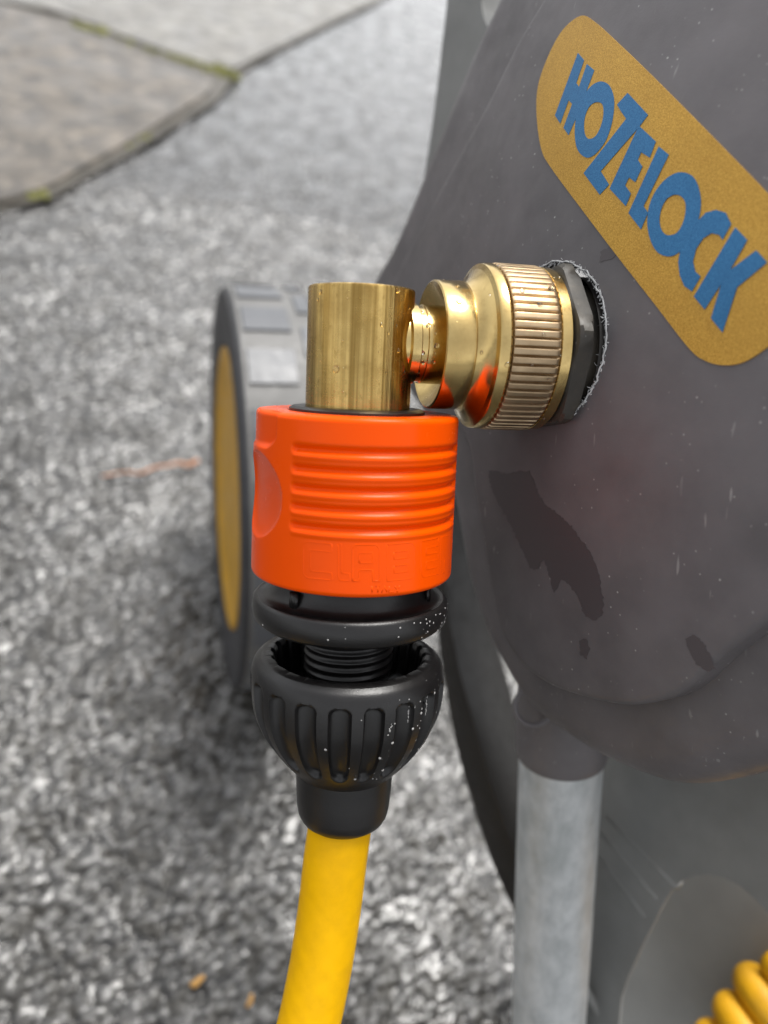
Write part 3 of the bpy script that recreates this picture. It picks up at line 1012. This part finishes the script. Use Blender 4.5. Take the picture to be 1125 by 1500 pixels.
# raised squared lettering round the foot of the sleeve
bag = Bag()
def cyl(x, y, lift):
    # invert the sight line onto the sleeve cylinder
    r = ray(x, y)
    lo, hi = 800.0, 1140.0
    def f(k):
        p = r * k - P0
        s = p.dot(U)
        return (p - U * s).length - srad(s)
    # nearest root
    k0, kk = 850.0, None
    prev = f(k0)
    k = k0
    while k < 1200:
        k += 2
        c = f(k)
        if prev > 0 and c <= 0:
            a_, b_ = k - 2, k
            for _ in range(30):
                m_ = (a_ + b_) / 2
                if f(m_) > 0: a_ = m_
                else: b_ = m_
            kk = a_; break
        prev = c
    if kk is None: return None
    p = r * kk
    s = (p - P0).dot(U)
    n = (p - P0 - U * s).normalized()
    return p + n * lift
def stroke(pts, wd=1.6):
    out = []
    for (x0, y0), (x1, y1) in zip(pts[:-1], pts[1:]):
        n = max(2, int(math.hypot(x1 - x0, y1 - y0) / 4))
        for i in range(n): out.append((x0 + (x1 - x0) * i / n, y0 + (y1 - y0) * i / n))
    out.append(pts[-1])
    c = [cyl(x, y, -1.2) for x, y in out]
    c = [p for p in c if p is not None]
    if len(c) > 2: bag.add(tube_data(c, wd, 6))
def glyph(ch, x0, x1, yt, yb, d0=0, d1=0):
    # squared outline glyph; d = sag of the ring at both ends
    X = lambda u: x0 + (x1 - x0) * u
    def Yf(u, v): return (yt + (yb - yt) * v) + d0 + (d1 - d0) * u
    P = lambda l: stroke([(X(u), Yf(u, v)) for u, v in l])
    if ch == 'C': P([(1, 0), (.12, 0), (0, .12), (0, .88), (.12, 1), (1, 1), (1, .8), (.25, .8), (.25, .22), (1, .22), (1, 0)])
    if ch == 'L': P([(0, 0), (.3, 0), (.3, .8), (1, .8), (1, 1), (.12, 1), (0, .88), (0, 0)])
    if ch == 'A': P([(0, 1), (0, .12), (.12, 0), (.88, 0), (1, .12), (1, 1), (.75, 1), (.75, .7), (.25, .7), (.25, 1), (0, 1)]); P([(.25, .5), (.75, .5), (.75, .22), (.25, .22), (.25, .5)])
    if ch == 'B': P([(0, 0), (.88, 0), (1, .12), (1, .88), (.88, 1), (0, 1), (0, 0)]); P([(.25, .22), (.75, .22), (.75, .42), (.25, .42), (.25, .22)]); P([(.25, .6), (.75, .6), (.75, .8), (.25, .8), (.25, .6)])
    if ch == 'E': P([(1, 0), (0, 0), (0, .88), (.12, 1), (1, 1), (1, .8), (.3, .8), (.3, .6), (1, .6), (1, .4), (.3, .4), (.3, .22), (1, .22), (1, 0)])
    if ch == 'R': P([(0, 1), (0, 0), (.88, 0), (1, .12), (1, .5), (.8, .62), (1, 1), (.7, 1), (.4, .65), (.3, .65), (.3, 1), (0, 1)])
    if ch == 'I': P([(.5, 0), (.5, 1)])
    if ch == 'T': P([(0, 0), (1, 0)]); P([(.5, 0), (.5, 1)])
    if ch == 'Y': P([(0, 0), (.5, .5), (1, 0)]); P([(.5, .5), (.5, 1)])
    if ch == 'a': P([(0, 1), (.5, 0), (1, 1)])
    if ch == 'l': P([(0, 0), (0, 1), (1, 1)])
for ch, a, b, da, db in (('C', 444, 486, -4, 0), ('L', 495, 512, 0, 1), ('A', 516, 556, 1, 1), ('B', 567, 608, 1, -3), ('E', 617, 642, -4, -9), ('R', 646, 662, -10, -14)):
    glyph(ch, a, b, 797, 850, da, db)
for ch, a, b in (('I', 542, 548), ('T', 550, 557), ('a', 559, 567), ('l', 570, 576), ('Y', 578, 586)):
    glyph(ch, a, b, 859, 868, 0, -1)
bag.build('raised_lettering', m_orange, sleeve)

# black parts
lathe('seal_ring', P0, U, -Y, M, [(sT - 14, 74.5), (sT + 4, 75), (sT + 6, 79), (sT + 6, 92), (sT + 3, 97), (sT - 14, 97)], m_black, conn, 96)
s1, s2 = s_front(917, 146), s_front(951, 144)
lathe('retaining_disc', P0, U, -Y, M, [(sB + 25, 104), (s1 + 20, 112), (s1 + 9, 116), (s1 + 4, 121), (s1 + 1, 128), (s1 + 1.5, 136), (s1 + 3, 138.5), (s1 + 1.5, 142), (s1 - 2, 144.5), ((s1 + s2) / 2, 146), (s2 + 3, 143.5), (s2 - 3, 137), (s2 - 6, 110), (s2 - 6, 50)], m_black, conn, 160, auto=50)
for a in (-52, 62):
    bag = Bag()
    ar = R_(a)
    n = (Y * -math.cos(ar) + M * math.sin(ar))
    tt = (Y * math.sin(ar) + M * math.cos(ar))
    for q in (-1, 1):
        b0 = P0 + n * 118 + tt * 5 * q
        bag.add(tube_data([b0 + U * (s1 + 1), b0 + U * (s1 + 26)], 3, 8))
    # rounded back joining the two rails
    bag.add(tube_data([P0 + n * 116 + U * (s1 + 3), P0 + n * 116 + U * (s1 + 26)], 6, 8))
    bag.build('locking_lug', m_black, conn)
# threaded spigot
vs, fs = [], []
seg, turns, per = 64, 7, 8
sa, sb = s2 + 5, s2 - 85
nr = turns * per
for i in range(nr + 1):
    for k in range(seg):
        a = 2 * math.pi * k / seg
        s = sa + (sb - sa) * i / nr
        ph = (i / per + k / seg) % 1.0
        r = 64 + 4.0 * (1 - abs(2 * ph - 1)) ** 1.5
        vs.append(P0 + U * s + (Y * -math.cos(a) + M * math.sin(a)) * r)
for i in range(nr):
    for k in range(seg):
        fs.append((i * seg + k, i * seg + (k + 1) % seg, (i + 1) * seg + (k + 1) % seg, (i + 1) * seg + k))
mesh('threaded_spigot', vs, fs, m_black, conn)
# fluted nut
n0 = s_front(1000, 118)
nb_ = s_front(1160, 78)
def yfr(y, r): return s_front(y, r)
nut_prof = [(n0 - 150, 70), (n0 - 70, 82), (n0 - 60, 106), (n0 - 12, 110), (n0 - 3, 113), (n0, 118)]
outer = [(yfr(1008, 132), 132), (yfr(1020, 141), 141), (yfr(1034, 145.5), 145.5), (yfr(1050, 147), 147), (yfr(1070, 146.5), 146.5), (yfr(1090, 144), 144), (yfr(1105, 139), 139), (yfr(1120, 131), 131), (yfr(1132, 121), 121), (yfr(1142, 110), 110), (yfr(1150, 98), 98), (yfr(1156, 86), 86), (yfr(1160, 77), 77)]
oc = catmull([(s, r, 0) for s, r in outer], 6)
prof = nut_prof + [(p.x, p.y) for p in oc]
f_top, f_bot = yfr(1040, 146), yfr(1146, 104)
def nrf(s, r, a, i):
    if i < len(nut_prof):
        if 2 <= i <= 4:   # toothed inner wall
            return r + 5 * max(0, math.sin(a * 24))
        return r
    ph = ((math.degrees(a) - 4 + 9.5) % 19.0 - 9.5) / 6.2
    if abs(ph) >= 1: return r
    half = math.sqrt(1 - ph * ph)
    tp = f_top - 9 * (1 - half)
    bt = f_bot + 14 * (1 - half)
    m_ = sst(tp + 2.5, tp - 4, s) if False else (1 - sst(tp - 5, tp + 1.5, s)) * sst(bt - 3, bt + 12, s)
    return r - 13 * m_ * half ** 0.8
lathe('fluted_nut', P0, U, -Y, M, prof, m_black, conn, 760, nrf, auto=60)
lathe('hose_ferrule', P0, U, -Y, M, [(nb_ + 20, 72), (nb_ + 2, 76), (nb_ - 3, 75.5), (s_front(1190, 74), 74.5), (s_front(1215, 72), 72.5), (s_front(1224, 71), 70.5), (s_front(1230, 68), 66), (s_front(1231, 60), 58), (nb_ - 30, 52)], m_black, conn, 96)
lathe('hose_shoulder', P0, U, -Y, M, [(nb_ + 6, 74), (nb_ + 3.5, 78), (nb_ + 1, 78), (nb_ - 1, 74)], m_yhose, conn, 96)

# lime and water specks on the black plastic
bag = Bag()
lr = random.Random(17)
def on_ax(a, s, r):
    ar = R_(a)
    n = (Y * -math.cos(ar) + M * math.sin(ar))
    return P0 + U * s + n * r, n
def rad_at(s):
    for (s0, r0), (s1_, r1) in zip(prof[len(nut_prof) - 1:-1], prof[len(nut_prof):]):
        if s1_ <= s <= s0: return r0 + (r1 - r0) * (s0 - s) / max(1e-6, s0 - s1_)
    return 140
for i in range(60):
    a = lr.gauss(38, 17) if lr.random() < .75 else lr.uniform(-90, 70)
    s = lr.uniform(f_bot, n0 - 4)
    r = rad_at(s)
    ph = abs(((a - 4 + 9.5) % 19.0 - 9.5) / 6.2)
    if ph < 1 and s < f_top + 4: 
        a += (6.6 if ((a - 4 + 9.5) % 19 - 9.5) > 0 else -6.6) - ((a - 4 + 9.5) % 19 - 9.5)
    p, n = on_ax(a, s, r); bag.add(drop_data(p, n, lr.choice([.5, .6, .8, 1.2, 2.2]), .45))
for i in range(40):
    a = lr.gauss(48, 18) if lr.random() < .7 else lr.uniform(-90, 70)
    p, n = on_ax(a, lr.uniform(s2 + 2, s1 - 1), 145.4); bag.add(drop_data(p, n, lr.uniform(.6, 1.6), .5))
for (a, s0_, ln) in ((28, f_top - 10, 26), (45, f_top + 2, 40), (14, f_top - 25, 14), (38, f_top - 55, 24)):
    for j in range(int(ln / 1.6)):
        p, n = on_ax(a + lr.gauss(0, .4), s0_ - j * 1.6, rad_at(s0_ - j * 1.6) if abs(((a - 4 + 9.5) % 19 - 9.5)) > 6.2 else rad_at(s0_ - j * 1.6) - 8)
        if lr.random() < .7: bag.add(drop_data(p, n, lr.uniform(.7, 1.7), .4))
tag(bag.build('lime_specks', m_lime, conn), kind='stuff')

# ================================================================== YELLOW HOSES
hp = [P0 + U * s for s in (nb_ - 20, nb_ - 60)]
hp += [at(491, 1260, 1216), at(484, 1320, 1222), at(474, 1390, 1226), at(463, 1450, 1227), at(451, 1505, 1226), at(430, 1585, 1222), at(395, 1700, 1230), at(340, 1850, 1290), at(250, 2050, 1430)]
gpt = [Vector((-0.11, -0.02, .006 + .002)), Vector((-0.2, -.14, .0065)), Vector((-.34, -.3, .0065)), Vector((-.6, -.45, .0065))]
hw = [W(p) for p in catmull(hp, 14)]
last = hw[-1]
hw2 = catmull([hw[-2], last, Vector((last.x - .03, last.y - .05, max(.03, last.z * .4)))] + gpt, 8)[9:]
def braid(i, a):
    u = i * 0.42
    return 1 + 0.0045 * (abs(math.sin(a * 4 + u)) + abs(math.sin(a * 4 - u))) - 0.006
d = tube_data(hw + hw2, 50 * UNIT, 96, True, braid)
hose = mesh('garden_hose', d[0], d[1], m_yhose, world=True)
tag(hose, 'bright yellow garden hose hanging from the black nut of the connector', 'garden hose')
# hose wound on the drum
ax = Vector((0.6, 0.8, -0.04)).normalized()
c0 = at(1058, 1470, 1900)
perp = Vector((0.65, -0.76, 0)).normalized()
per2 = Vector((0, 0, 1))
bag = Bag()
RD = 330
path = []
for i in range(4 * 90):
    a = 2 * math.pi * i / 90
    path.append(c0 + perp * (RD + 43) + ax * (87 * (i / 90 - 2.0)) - perp * math.cos(a) * RD - per2 * math.sin(a) * 130)
d = tube_data(path, 45, 20)
tag(mesh('hose_coil', d[0], d[1], m_ycoil), 'coils of yellow hose wound on the drum inside the grey cart', 'hose coil')
for o in SC.objects:
    if '_m' in o.keys(): del o['_m']
